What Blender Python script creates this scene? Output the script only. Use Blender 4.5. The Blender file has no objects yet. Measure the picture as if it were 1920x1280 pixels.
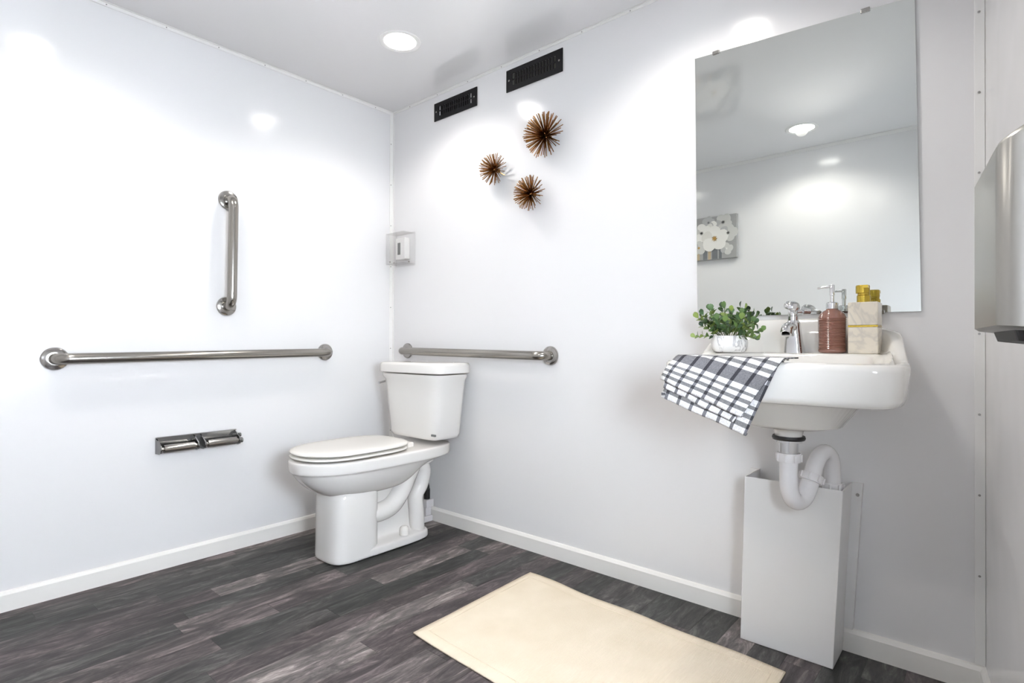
import bpy, bmesh, math, random
from mathutils import Vector, Matrix
random.seed(7)
SC = bpy.context.scene
COL = SC.collection
H = 2.178                                  # ceiling height
# ------------------------------------------------------------------ camera
def make_camera():
    f, yaw, pit, rol = 1043.0, math.radians(40.87), math.radians(.2256), math.radians(.1173)
    F = Vector((-math.sin(yaw)*math.cos(pit), math.cos(yaw)*math.cos(pit), math.sin(pit)))
    R = Vector((math.cos(yaw), math.sin(yaw), 0)); U = R.cross(F)
    R2 = R*math.cos(rol)+U*math.sin(rol); U2 = U*math.cos(rol)-R*math.sin(rol)
    cd = bpy.data.cameras.new('camera'); cam = bpy.data.objects.new('camera', cd); COL.objects.link(cam)
    cd.sensor_fit = 'HORIZONTAL'; cd.sensor_width = 36; cd.lens = f/1920*36
    cd.clip_start = .01; cd.clip_end = 100
    M = Matrix((R2, U2, -F)).transposed().to_4x4(); M.translation = Vector((2.5155, -1.8964, .9019))
    cam.matrix_world = M
    SC.camera = cam
make_camera()
# ------------------------------------------------------------------ world and exposure
SKY_STRENGTH = 47.0
LAMP_POWER = 4.3
LENS_GLOW = 16.0
SC.view_settings.view_transform = 'Standard'; SC.view_settings.look = 'None'
SC.view_settings.gamma = 1; SC.view_settings.use_curve_mapping = False
SC.view_settings.exposure = 0.34
w = bpy.data.worlds.new('overcast_sky'); SC.world = w; w.use_nodes = True
bg = w.node_tree.nodes['Background']; bg.inputs[0].default_value = (.85, .90, 1.0, 1); bg.inputs[1].default_value = SKY_STRENGTH
SC.cycles.max_bounces = 14; SC.cycles.diffuse_bounces = 8; SC.cycles.glossy_bounces = 6
SC.cycles.transmission_bounces = 8; SC.cycles.transparent_max_bounces = 12
SC.cycles.sample_clamp_indirect = 6; SC.cycles.caustics_reflective = False; SC.cycles.caustics_refractive = False
SC.cycles.use_denoising = True

# ------------------------------------------------------------------ materials
def mat(name, col, rough=.5, metal=0, spec=.5, coat=0, **kw):
    m = bpy.data.materials.new(name); m.use_nodes = True
    b = m.node_tree.nodes['Principled BSDF']
    b.inputs['Base Color'].default_value = (*col, 1); b.inputs['Roughness'].default_value = rough
    b.inputs['Metallic'].default_value = metal; b.inputs['Specular IOR Level'].default_value = spec
    b.inputs['Coat Weight'].default_value = coat
    for k, v in kw.items(): b.inputs[k.replace('_', ' ')].default_value = v
    return m
class NT:
    def __init__(s, m): s.t = m.node_tree; s.b = s.t.nodes['Principled BSDF']
    def n(s, typ, **kw):
        x = s.t.nodes.new(typ)
        for k, v in kw.items():
            if k.startswith('i_'): x.inputs[k[2:].replace('_', ' ')].default_value = v
            else: setattr(x, k, v)
        return x
    def l(s, a, b): s.t.links.new(a, b)
    def math(s, op, a, b=None, c=None):
        x = s.t.nodes.new('ShaderNodeMath'); x.operation = op
        for i, v in enumerate((a, b, c)):
            if v is None: continue
            if isinstance(v, (int, float)): x.inputs[i].default_value = v
            else: s.l(v, x.inputs[i])
        return x.outputs[0]
    def ramp(s, fac, stops, interp='LINEAR'):
        x = s.t.nodes.new('ShaderNodeValToRGB'); r = x.color_ramp; r.interpolation = interp
        while len(r.elements) < len(stops): r.elements.new(.5)
        for e, (p, c) in zip(r.elements, stops): e.position = p; e.color = (*c, 1)
        s.l(fac, x.inputs[0]); return x.outputs[0]
    def mix(s, mode, fac, a, b):
        x = s.t.nodes.new('ShaderNodeMix'); x.data_type = 'RGBA'; x.blend_type = mode
        for sock, v in ((x.inputs[0], fac), (x.inputs[6], a), (x.inputs[7], b)):
            if isinstance(v, (int, float)): sock.default_value = v
            elif isinstance(v, tuple): sock.default_value = (*v, 1)
            else: s.l(v, sock)
        return x.outputs[2]
    def bump(s, h, strength=.2, dist=.002):
        x = s.n('ShaderNodeBump', i_Strength=strength, i_Distance=dist); s.l(h, x.inputs['Height']); s.l(x.outputs[0], s.b.inputs['Normal'])

def wall_mat(name, col, rough, spec=.5, wav=.25):
    m = mat(name, col, rough, spec=spec); t = NT(m)
    tc = t.n('ShaderNodeTexCoord'); nz = t.n('ShaderNodeTexNoise', i_Scale=3.0, i_Detail=2.0); t.l(tc.outputs['Object'], nz.inputs['Vector'])
    t.bump(nz.outputs['Fac'], wav, .012)
    return m
M_WALL = wall_mat('glossy_white_panel', (.82, .82, .83), .15)
M_CEIL = wall_mat('glossy_white_ceiling', (.84, .84, .85), .06, .6, .04)
M_CEIL.node_tree.nodes['Principled BSDF'].inputs['Coat Weight'].default_value = 1
M_CEIL.node_tree.nodes['Principled BSDF'].inputs['Coat Roughness'].default_value = .03
M_TRIM = mat('white_trim_vinyl', (.86, .86, .85), .3)
M_BASE = mat('white_baseboard_vinyl', (.88, .87, .84), .32)
M_PORC = mat('white_porcelain', (.83, .82, .80), .07, coat=.4, Coat_Roughness=.03)
M_SINK = mat('sink_porcelain', (.88, .87, .84), .07, coat=.4, Coat_Roughness=.03)
M_SEAT = mat('seat_plastic', (.88, .87, .83), .16)
M_CHROME = mat('chrome', (.80, .81, .83), .06, 1)
M_STEEL = mat('brushed_steel', (.40, .385, .36), .21, 1)
M_STEELP = mat('polished_steel', (.47, .46, .445), .13, 1)
M_SCREW = mat('screw_steel', (.42, .41, .40), .35, 1)
M_MIRROR = mat('mirror_silver', (.80, .83, .81), .0, 1)
M_MIRBACK = mat('mirror_edge', (.28, .33, .31), .3)
M_BLACK = mat('black_metal', (.008, .008, .009), .5, spec=.2)
M_DUCT = mat('duct_grey', (.06, .06, .05), .6, spec=.2)
M_RUBBER = mat('black_rubber', (.01, .01, .01), .5)
M_PVC = mat('white_pvc', (.82, .81, .82), .25)
M_BOX = mat('white_painted_metal', (.80, .80, .80), .3)
M_COPPER = mat('antique_copper', (.33, .165, .055), .32, 1)
M_GOLD = mat('gold_metal', (.52, .37, .06), .22, 1)
M_PLAST = mat('white_plastic', (.85, .85, .84), .4)
M_LCD = mat('lcd_grey', (.16, .17, .17), .3)
M_DISP = mat('dispenser_steel', (.40, .39, .365), .32, 1)
M_STEM = mat('stem_green', (.10, .14, .04), .6)
M_CANVAS = mat('canvas_grey', (.36, .36, .355), .8)
M_TIPW = mat('towel_tag', (.08, .08, .09), .8)
M_PINK = mat('rose_glass', (.265, .13, .10), .16, spec=.6, coat=.6)

def floor_mat():
    m = mat('grey_wood_plank', (.2, .2, .2), .42, spec=.35); t = NT(m)
    tc = t.n('ShaderNodeTexCoord'); oi = t.n('ShaderNodeObjectInfo')
    off = t.n('ShaderNodeVectorMath', operation='ADD'); t.l(tc.outputs['Object'], off.inputs[0])
    sc3 = t.n('ShaderNodeVectorMath', operation='SCALE'); sc3.inputs[0].default_value = (13, 29, 7); t.l(oi.outputs['Random'], sc3.inputs['Scale'])
    t.l(sc3.outputs[0], off.inputs[1])
    mp = t.n('ShaderNodeMapping'); mp.inputs['Scale'].default_value = (10, 2.2, 4); mp.inputs['Rotation'].default_value = (0, 0, .16); t.l(off.outputs[0], mp.inputs['Vector'])
    n1 = t.n('ShaderNodeTexNoise', i_Scale=2.2, i_Detail=10.0, i_Roughness=.72, i_Distortion=1.1); t.l(mp.outputs[0], n1.inputs['Vector'])
    mp2 = t.n('ShaderNodeMapping'); mp2.inputs['Scale'].default_value = (60, 9, 5); mp2.inputs['Rotation'].default_value = (0, 0, .1); t.l(off.outputs[0], mp2.inputs['Vector'])
    n2 = t.n('ShaderNodeTexNoise', i_Scale=1.6, i_Detail=7.0, i_Roughness=.66, i_Distortion=.6); t.l(mp2.outputs[0], n2.inputs['Vector'])
    base = t.ramp(oi.outputs['Random'], [(0, (.038, .041, .039)), (.3, (.058, .059, .057)), (.55, (.082, .070, .072)), (.82, (.115, .102, .101)), (1, (.22, .206, .197))])
    g = t.ramp(n1.outputs['Fac'], [(.30, (.22, .225, .225)), (.44, (.55, .54, .54)), (.53, (1.0, .96, .96)), (.61, (1.9, 1.82, 1.80)), (.72, (3.6, 3.5, 3.45))])
    c = t.mix('MULTIPLY', 1.0, base, g)
    g2 = t.ramp(n2.outputs['Fac'], [(.3, (.5, .5, .5)), (.7, (1.45, 1.42, 1.42))])
    c = t.mix('MULTIPLY', .85, c, g2)
    t.l(c, t.b.inputs['Base Color']); t.bump(n2.outputs['Fac'], .12, .001)
    return m
M_FLOOR = floor_mat()
M_SUB = mat('floor_joint', (.03, .03, .03), .7)

def rug_mat():
    m = mat('cream_cotton', (.80, .70, .55), .95, spec=.1); t = NT(m)
    tc = t.n('ShaderNodeTexCoord')
    n = t.n('ShaderNodeTexNoise', i_Scale=9.0, i_Detail=3.0); t.l(tc.outputs['Object'], n.inputs['Vector'])
    t.l(t.ramp(n.outputs['Fac'], [(.3, (.78, .68, .53)), (.7, (.83, .735, .59))]), t.b.inputs['Base Color'])
    wv = t.n('ShaderNodeTexWave', i_Scale=60.0, i_Distortion=1.5); wv.bands_direction = 'X'; t.l(tc.outputs['Object'], wv.inputs['Vector'])
    n2 = t.n('ShaderNodeTexNoise', i_Scale=260.0, i_Detail=2.0); t.l(tc.outputs['Object'], n2.inputs['Vector'])
    t.bump(t.math('ADD', t.math('MULTIPLY', wv.outputs['Fac'], .6), n2.outputs['Fac']), .35, .003)
    return m
M_RUG = rug_mat()

def plaid_mat():
    m = mat('grey_plaid_cotton', (.8, .8, .8), .95, spec=.1); t = NT(m)
    uv = t.n('ShaderNodeUVMap'); sp = t.n('ShaderNodeSeparateXYZ'); t.l(uv.outputs[0], sp.inputs[0])
    u, v = sp.outputs[0], sp.outputs[1]
    W, G, B = (.86, .86, .86), (.24, .24, .245), (.205, .203, .215)
    vf = t.math('FRACT', v)
    st = [(0, W), (.065, G), (.13, W), (.195, G), (.255, W), (.325, G), (.375, W), (.46, B), (.685, W), (.75, G), (.81, W), (.88, G), (.94, W)]
    c = t.ramp(vf, st, 'CONSTANT')
    uu = t.math('FRACT', t.math('MULTIPLY', u, 6.6))
    dk = t.math('LESS_THAN', t.math('ABSOLUTE', t.math('SUBTRACT', uu, .5)), .115)
    c = t.mix('MULTIPLY', dk, c, (.24, .24, .26))
    tc = t.n('ShaderNodeTexCoord'); n = t.n('ShaderNodeTexNoise', i_Scale=420.0, i_Detail=3.0); t.l(tc.outputs['Object'], n.inputs['Vector'])
    c = t.mix('MULTIPLY', .55, c, t.ramp(n.outputs['Fac'], [(.35, (.55, .55, .56)), (.65, (1.2, 1.2, 1.2))]))
    t.l(c, t.b.inputs['Base Color']); t.bump(n.outputs['Fac'], .3, .001)
    return m
M_PLAID = plaid_mat()

def marble_mat(name, base, vein, scale, lo=.44, hi=.56, map_scale=(1, 1, 1)):
    m = mat(name, base, .25); t = NT(m)
    tc = t.n('ShaderNodeTexCoord'); mp = t.n('ShaderNodeMapping'); mp.inputs['Scale'].default_value = map_scale; t.l(tc.outputs['Object'], mp.inputs['Vector'])
    n = t.n('ShaderNodeTexNoise', i_Scale=scale, i_Detail=6.0, i_Distortion=1.4); t.l(mp.outputs[0], n.inputs['Vector'])
    mid = (lo+hi)/2
    t.l(t.ramp(n.outputs['Fac'], [(lo, base), (mid, vein), (hi, base)]), t.b.inputs['Base Color'])
    return m
M_MARBLE = marble_mat('cream_marble', (.80, .745, .64), (.66, .62, .55), 11, .36, .50)
M_POT = marble_mat('white_marble_pot', (.86, .86, .86), (.42, .42, .43), 14, .44, .50, (2.2, 2.2, .35))
def leaf_mat():
    m = mat('leaf_green', (.1, .2, .05), .5); t = NT(m); oi = t.n('ShaderNodeObjectInfo')
    t.l(t.ramp(oi.outputs['Random'], [(0, (.030, .065, .030)), (.35, (.06, .13, .045)), (.7, (.12, .21, .055)), (1, (.27, .36, .08))]), t.b.inputs['Base Color'])
    return m
M_LEAF = leaf_mat()
def emis(name, col, s):
    m = bpy.data.materials.new(name); m.use_nodes = True; nt = m.node_tree
    b = nt.nodes['Principled BSDF']; b.inputs['Base Color'].default_value = (.8, .8, .8, 1)
    b.inputs['Emission Color'].default_value = (*col, 1); b.inputs['Emission Strength'].default_value = s
    return m
M_LENS = emis('lamp_lens', (1, .97, .92), LENS_GLOW)
def clear_mat(name, tint, gloss):
    m = bpy.data.materials.new(name); m.use_nodes = True; nt = m.node_tree
    for n in list(nt.nodes):
        if n.type == 'BSDF_PRINCIPLED': nt.nodes.remove(n)
    out = nt.nodes['Material Output']
    tr = nt.nodes.new('ShaderNodeBsdfTransparent'); tr.inputs[0].default_value = (*tint, 1)
    gl = nt.nodes.new('ShaderNodeBsdfGlossy'); gl.inputs['Roughness'].default_value = .05
    lw = nt.nodes.new('ShaderNodeLayerWeight'); lw.inputs['Blend'].default_value = .5
    pw = nt.nodes.new('ShaderNodeMath'); pw.operation = 'POWER'; nt.links.new(lw.outputs['Facing'], pw.inputs[0]); pw.inputs[1].default_value = 4
    fr = nt.nodes.new('ShaderNodeMath'); fr.operation = 'MULTIPLY_ADD'; nt.links.new(pw.outputs[0], fr.inputs[0]); fr.inputs[1].default_value = .6; fr.inputs[2].default_value = gloss
    mx = nt.nodes.new('ShaderNodeMixShader'); nt.links.new(fr.outputs[0], mx.inputs[0]); nt.links.new(tr.outputs[0], mx.inputs[1]); nt.links.new(gl.outputs[0], mx.inputs[2])
    nt.links.new(mx.outputs[0], out.inputs[0])
    return m
M_CLEAR = clear_mat('clear_plastic', (.985, .985, .985), .035)
M_GLASS = clear_mat('window_glass', (.96, .97, .97), .04)

# ------------------------------------------------------------------ mesh helpers
def finish(name, bm, m, parent=None, smooth=False, bevel=0, segs=2, subsurf=0, angle=40):
    bmesh.ops.recalc_face_normals(bm, faces=bm.faces)
    me = bpy.data.meshes.new(name); bm.to_mesh(me); bm.free()
    o = bpy.data.objects.new(name, me); COL.objects.link(o)
    if m: me.materials.append(m)
    if parent: o.parent = parent
    if smooth or bevel or subsurf:
        for p in me.polygons: p.use_smooth = True
    if bevel:
        md = o.modifiers.new('bevel', 'BEVEL'); md.width = bevel; md.segments = segs; md.limit_method = 'ANGLE'; md.angle_limit = math.radians(35); md.harden_normals = True
    if subsurf:
        md = o.modifiers.new('subdivision', 'SUBSURF'); md.levels = subsurf; md.render_levels = subsurf
    elif smooth and not bevel:
        try: me.set_sharp_from_angle(angle=math.radians(angle))
        except Exception: pass
    return o
def empty(name, loc, label, cat, group=None):
    o = bpy.data.objects.new(name, None); COL.objects.link(o); o.location = loc; o.empty_display_size = .05
    o['label'] = label; o['category'] = cat
    if group: o['group'] = group
    return o
def tag(o, label=None, cat=None, group=None, kind=None):
    for k, v in (('label', label), ('category', cat), ('group', group), ('kind', kind)):
        if v: o[k] = v
    return o
def box(bm, lo, hi):
    x0, y0, z0 = lo; x1, y1, z1 = hi
    v = [bm.verts.new(p) for p in ((x0,y0,z0),(x1,y0,z0),(x1,y1,z0),(x0,y1,z0),(x0,y0,z1),(x1,y0,z1),(x1,y1,z1),(x0,y1,z1))]
    for f in ((3,2,1,0),(4,5,6,7),(0,1,5,4),(1,2,6,5),(2,3,7,6),(3,0,4,7)): bm.faces.new([v[i] for i in f])
def boxo(name, lo, hi, m, parent=None, bevel=0, **kw):
    bm = bmesh.new(); box(bm, lo, hi); return finish(name, bm, m, parent, bevel=bevel, **kw)
def hexa(bm, b, t):                       # eight corner solid: bottom four, top four
    v = [bm.verts.new(p) for p in list(b)+list(t)]
    for f in ((3,2,1,0),(4,5,6,7),(0,1,5,4),(1,2,6,5),(2,3,7,6),(3,0,4,7)): bm.faces.new([v[i] for i in f])
def loft(bm, rings, cap0=True, cap1=True, closed=True):
    R = [[bm.verts.new(p) for p in r] for r in rings]; n = len(R[0])
    for a, b in zip(R, R[1:]):
        for i in range(n if closed else n-1):
            j = (i+1) % n; bm.faces.new((a[i], a[j], b[j], b[i]))
    if cap0: bm.faces.new(R[0][::-1])
    if cap1: bm.faces.new(R[-1])
    return R
def lathe(bm, prof, c=(0,0,0), n=24, axis='Z', cap0=True, cap1=True):
    rings = []
    for r, h in prof:
        ring = []
        for i in range(n):
            a = 2*math.pi*i/n; p = (r*math.cos(a), r*math.sin(a), h)
            if axis == 'X': p = (p[2], p[0], p[1])
            elif axis == 'Y': p = (p[1], p[2], p[0])
            ring.append((p[0]+c[0], p[1]+c[1], p[2]+c[2]))
        rings.append(ring)
    loft(bm, rings, cap0, cap1)
def tube(bm, pts, r, n=12, cap=True):
    pts = [Vector(p) for p in pts]; rr = r if isinstance(r, (list, tuple)) else [r]*len(pts)
    rings = []; nrm = None
    for i, p in enumerate(pts):
        t = (pts[min(i+1, len(pts)-1)]-pts[max(i-1, 0)]).normalized()
        if nrm is None:
            nrm = t.orthogonal().normalized()
        else:
            nrm = (nrm - t*nrm.dot(t)).normalized()
        b = t.cross(nrm)
        rings.append([p+(nrm*math.cos(2*math.pi*k/n)+b*math.sin(2*math.pi*k/n))*rr[i] for k in range(n)])
    loft(bm, rings, cap, cap)
def smoothpath(pts, k=8):
    pts = [Vector(p) for p in pts]; out = []
    P = [pts[0]*2-pts[1]]+pts+[pts[-1]*2-pts[-2]]
    for i in range(1, len(P)-2):
        a, b, c, d = P[i-1:i+3]
        for s in range(k):
            t = s/k
            out.append(.5*((2*b)+(c-a)*t+(2*a-5*b+4*c-d)*t*t+(3*b-a-3*c+d)*t**3))
    out.append(pts[-1]); return out
def fillet(pts, rad, k=7):                # polyline with rounded corners
    pts = [Vector(p) for p in pts]; out = [pts[0]]
    for a, b, c in zip(pts, pts[1:], pts[2:]):
        u = (a-b).normalized(); v = (c-b).normalized()
        p0 = b+u*rad; p2 = b+v*rad
        for s in range(k+1):
            t = s/k; out.append(p0*(1-t)**2+b*2*t*(1-t)+p2*t*t)
    out.append(pts[-1]); return out
def sring(cx, cy, hx, hy, z, p=4, n=48):  # superellipse ring
    out = []
    for i in range(n):
        a = 2*math.pi*i/n; c, s = math.cos(a), math.sin(a)
        r = (abs(c)**p+abs(s)**p)**(-1/p)
        x, y = cx+hx*c*r, cy+hy*s*r
        out.append((x, y, z(x, y) if callable(z) else z))
    return out
def sstep(t): t = max(0, min(1, t)); return t*t*(3-2*t)

# ------------------------------------------------------------------ room shell
D = 2.10; W0 = 2.50; SK = .117            # depth, width at the back wall, splay of the right wall
def rx(y): return W0-SK*y
tag(boxo('wall_left', (-.08, -D-.08, -.05), (0, .08, H+.05), M_WALL), kind='structure')
tag(boxo('wall_back', (0, 0, -.05), (W0+.1, .08, H+.05), M_WALL), kind='structure')
tag(boxo('wall_front', (0, -D-.08, -.05), (rx(-D)+.12, -D, H+.05), M_WALL), kind='structure')
tag(boxo('ceiling', (-.08, -D-.08, H), (3.0, .08, H+.08), M_CEIL), kind='structure')
DY0, DY1, DZ = -1.085, -1.93, 1.99         # door opening in the right wall
bm = bmesh.new()
def seg(y0, y1, z0, z1, a=0, th=.07):
    b = [(rx(y0)+a, y0), (rx(y1)+a, y1), (rx(y1)+a+th, y1), (rx(y0)+a+th, y0)]
    hexa(bm, [(*p, z0) for p in b], [(*p, z1) for p in b])
seg(0, DY0, -.05, H+.05); seg(DY1, -D, -.05, H+.05); seg(DY0, DY1, DZ, H+.05)
tag(finish('wall_right', bm, M_WALL), kind='structure')
# door leaf with a window
WY0, WY1, WZ0, WZ1 = -1.112, -1.80, .78, 1.26
door = tag(bpy.data.objects.new('door_1', None), kind='structure'); COL.objects.link(door); door.location = (rx(DY0), DY0, 0)
def local(o, root): o.parent = root; o.matrix_parent_inverse = Matrix.Translation(root.location).inverted(); return o
bm = bmesh.new()
seg(DY0-.004, WY0, .01, DZ-.004, .01, .04); seg(WY1, DY1+.004, .01, DZ-.004, .01, .04)
seg(WY0, WY1, .01, WZ0, .01, .04); seg(WY0, WY1, WZ1, DZ-.004, .01, .04)
local(finish('door_panel', bm, M_BOX), door)
bm = bmesh.new()
seg(WY0+.012, WY0-.01, WZ0-.012, WZ1+.012, .002, .05); seg(WY1+.01, WY1-.012, WZ0-.012, WZ1+.012, .002, .05)
seg(WY0-.01, WY1+.01, WZ0-.012, WZ0+.01, .002, .05); seg(WY0-.01, WY1+.01, WZ1-.01, WZ1+.012, .002, .05)
local(finish('window_frame', bm, M_TRIM), door)
bm = bmesh.new(); seg(WY0-.008, WY1+.008, WZ0+.008, WZ1-.008, .026, .004)
local(finish('window_pane', bm, M_GLASS), door)
bm = bmesh.new(); tube(bm, fillet([(rx(-1.87), -1.87, .98), (rx(-1.87)-.05, -1.87, .98), (rx(-1.82)-.05, -1.82, .98)], .012), .008)
local(finish('door_handle', bm, M_STEEL, smooth=True), door)

# floor: sub base and separate planks
fl = tag(boxo('floor', (0, -D, -.06), (2.76, 0, -.006), M_SUB), kind='structure')
PW = .0905; x = -.02; row = 0
while x < 2.76:
    y = -D-random.uniform(0, .75); first = True
    while y < 0:
        L = random.choice((.46, .58, .72, .9)); y1 = min(y+L, 0); y0 = max(y, -D)
        xa, xb = max(x, 0), min(x+PW, 2.76)
        if y1-y0 > .02 and xb-xa > .01:
            o = boxo('plank', (xa+.0004, y0+.0004, -.0055), (xb-.0004, y1-.0004, 0), M_FLOOR, fl)
        y += L
    x += PW; row += 1

# baseboards with a sloping top
def baseboard(name, pts2, nrm, h=.068, th=.012):
    (x0, y0), (x1, y1) = pts2; nx, ny = nrm; bm = bmesh.new()
    prof = [(0, .0), (th, 0), (th, h-.012), (th*.55, h-.002), (0, h)]
    r = [[(xx+nx*d, yy+ny*d, z) for d, z in prof] for xx, yy in ((x0, y0), (x1, y1))]
    loft(bm, r); return tag(finish(name, bm, M_BASE), kind='structure')
baseboard('baseboard_left', ((0, -D), (0, 0)), (1, 0))
baseboard('baseboard_back', ((.0, 0), (W0, 0)), (0, -1))
baseboard('baseboard_right', ((rx(0), 0), (rx(DY0+.03), DY0+.03)), (-1, 0))
baseboard('baseboard_front', ((0, -D), (rx(-D), -D)), (0, 1))
# corner and ceiling trims with screws
def screw(parent, p, axis, r=.0035):
    bm = bmesh.new(); lathe(bm, [(r, 0), (r, .0012), (r*.6, .0022)], p, 8, axis); return finish('screw', bm, M_SCREW, parent)
def trim(name, boxes):
    bm = bmesh.new()
    for lo, hi in boxes: box(bm, lo, hi)
    return tag(finish(name, bm, M_TRIM, bevel=.0015), kind='structure')
t = trim('trim_1', [((0, -.024, .068), (.004, -.0, H-.012)), ((0, -.004, .068), (.012, 0, H-.012))])
for k in range(9): screw(t, (.004, -.017, .2+k*.225), 'X', .003)
t = trim('trim_2', [((0, -D, H-.016), (.004, 0, H)), ((0, -D, H-.003), (.010, 0, H))])
for k in range(10): screw(t, (.004, -.12-k*.2, H-.009), 'X', .0025)
t = trim('trim_3', [((0, -.003, H-.012), (W0, 0, H)), ((0, -.008, H-.002), (W0, 0, H))])
for k in range(11): screw(t, (.15+k*.22, -.0045, H-.007), 'Y', .0025)
t = trim('trim_4', [((W0-.022, -.004, .068), (W0, 0, H-.02))])
for k in range(9): screw(t, (W0-.012, -.006, .3+k*.21), 'Y', .003)
t = trim('trim_5', [((0, -D, H-.022), (rx(-D), -D+.004, H)), ((0, -D, .068), (.004, -D+.02, H-.02))])

# ------------------------------------------------------------------ ceiling lamps
def lamp(x, y, label):
    t = empty('recessed_ceiling_light', (x, y, H), label, 'ceiling light', 'round recessed ceiling lights')
    bm = bmesh.new(); lathe(bm, [(.066, -.001), (.078, -.004), (.086, -.0025), (.088, 0)], n=40, cap0=False, cap1=False); finish('trim_ring', bm, M_PLAST, t, smooth=True)
    bm = bmesh.new(); lathe(bm, [(.068, -.001), (.06, -.003), (.03, -.004)], n=40); finish('lens', bm, M_LENS, t, smooth=True)
    ld = bpy.data.lights.new('downlight_beam', 'SPOT'); ld.energy = LAMP_POWER*4; ld.spot_size = math.radians(144); ld.spot_blend = .55
    ld.shadow_soft_size = .035; ld.color = (1, .955, .89)
    lo = bpy.data.objects.new('downlight_beam', ld); COL.objects.link(lo); lo.parent = t; lo.location = (0, 0, -.012)
lamp(.62, -.433, 'round recessed ceiling light in the corner above the toilet')
lamp(1.78, -.43, 'round recessed ceiling light above the sink, seen as glare over the mirror')
lamp(1.66, -1.72, 'round recessed ceiling light that shows in the mirror')
lamp(.58, -1.45, 'round recessed ceiling light glaring at the upper left of the left wall')

# ------------------------------------------------------------------ toilet
TX = .425
toilet = empty('toilet', (TX, -.45, 0), 'white two-piece toilet with closed lid in the corner', 'toilet')
def tp(o): return local(o, toilet)
def egg(hw, yf, yb, z, n=40, p=2.3, sq=4):
    # plan outline: pointed-round front (yf, negative) and squarer back (yb)
    ym = yf+(yb-yf)*.42; out = []
    for i in range(n):
        a = 2*math.pi*i/n; c, s = math.cos(a), math.sin(a)
        if s < 0: r = (abs(c)**p+abs(s)**p)**(-1/p); out.append((TX+hw*c*r, ym+(ym-yf)*s*r, z))
        else: r = (abs(c)**sq+abs(s)**sq)**(-1/sq); out.append((TX+hw*c*r, ym+(yb-ym)*s*r, z))
    return out
bm = bmesh.new()
loft(bm, [egg(.112, -.66, -.165, 0, sq=6), egg(.113, -.66, -.165, .006, sq=6), egg(.113, -.66, -.165, .03, sq=6), egg(.109, -.655, -.17, .040, sq=6), egg(.062, -.65, -.185, .046, sq=5),
          egg(.050, -.64, -.20, .06), egg(.046, -.64, -.20, .10), egg(.046, -.64, -.19, .28), egg(.10, -.66, -.13, .335), egg(.14, -.66, -.08, .37)])
tp(finish('base', bm, M_PORC, subsurf=2))
bm = bmesh.new()     # front column and bowl
def col(hw, yf, yb, z): return sring(TX, (yf+yb)/2, hw, (yb-yf)/2, z, 3.6, 40)
loft(bm, [col(.110, -.672, -.445, 0), col(.110, -.672, -.445, .006), col(.110, -.672, -.445, .02), col(.109, -.670, -.445, .15), col(.111, -.67, -.445, .27), col(.107, -.66, -.445, .32)])
tp(finish('pedestal', bm, M_PORC, subsurf=1))
bm = bmesh.new()
loft(bm, [egg(.06, -.58, -.36, .255), egg(.105, -.675, -.28, .272), egg(.145, -.745, -.24, .318), egg(.166, -.780, -.18, .364), egg(.172, -.789, -.07, .378),
          egg(.180, -.799, -.05, .384), egg(.182, -.802, -.046, .388), egg(.183, -.803, -.045, .420), egg(.182, -.802, -.046, .427), egg(.176, -.796, -.052, .431), egg(.15, -.77, -.08, .432)])
tp(finish('bowl', bm, M_PORC, subsurf=2))
for side in (1, -1):
    bm = bmesh.new(); xo = TX+side*.056
    tube(bm, smoothpath([(xo, -.50, .17), (xo, -.43, .165), (xo+side*.008, -.37, .185), (xo+side*.01, -.32, .24), (xo+side*.005, -.28, .30), (xo, -.24, .36)]), .042, 14)
    tube(bm, smoothpath([(xo, -.27, .38), (xo+side*.004, -.225, .36), (xo+side*.008, -.19, .31), (xo+side*.006, -.205, .245), (xo, -.23, .195), (xo, -.225, .12), (xo, -.22, .03)]), .036, 14)
    tp(finish('trapway', bm, M_PORC, smooth=True))
    bm = bmesh.new(); lathe(bm, [(.021, 0), (.021, .02), (.019, .032), (.011, .04)], (TX+side*.088, -.32, .044), 20)
    tp(finish('bolt_cap', bm, M_SEAT, smooth=True))
bm = bmesh.new()
loft(bm, [egg(.165, -.780, -.315, .4365), egg(.175, -.791, -.307, .4385), egg(.177, -.793, -.305, .446), egg(.169, -.782, -.315, .451)])
tp(finish('seat', bm, M_SEAT, subsurf=1))
bm = bmesh.new()
loft(bm, [egg(.163, -.779, -.313, .4535), egg(.174, -.791, -.305, .456), egg(.176, -.793, -.302, .463), egg(.168, -.783, -.307, .4705), egg(.125, -.72, -.335, .475), egg(.05, -.61, -.40, .476)])
sl = tp(finish('seat_lid', bm, M_SEAT, subsurf=1))
for side in (1, -1):
    bm = bmesh.new(); box(bm, (TX+side*.075-.026, -.312, .431), (TX+side*.075+.026, -.275, .455)); tp(finish('hinge', bm, M_SEAT, bevel=.006))
bm = bmesh.new()
tr = lambda hx, y0, y1, z, p=7: sring(TX-.008, (y0+y1)/2, hx, (y1-y0)/2, z, p, 56)
loft(bm, [tr(.140, -.185, -.05, .450), tr(.168, -.205, -.035, .457), tr(.176, -.212, -.03, .475), tr(.198, -.222, -.025, .66), tr(.207, -.226, -.022, .728), tr(.220, -.236, -.02, .744), tr(.220, -.236, -.02, .757), tr(.20, -.21, -.03, .759)])
tank = tp(finish('tank', bm, M_PORC, smooth=True, angle=60))
bm = bmesh.new()
loft(bm, [tr(.222, -.235, -.015, .761), tr(.2305, -.246, -.010, .765), tr(.2305, -.246, -.010, .799), tr(.226, -.241, -.013, .809), tr(.21, -.225, -.025, .813), tr(.14, -.17, -.06, .8145)])
tp(finish('tank_lid', bm, M_PORC, smooth=True, angle=60))
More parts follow.
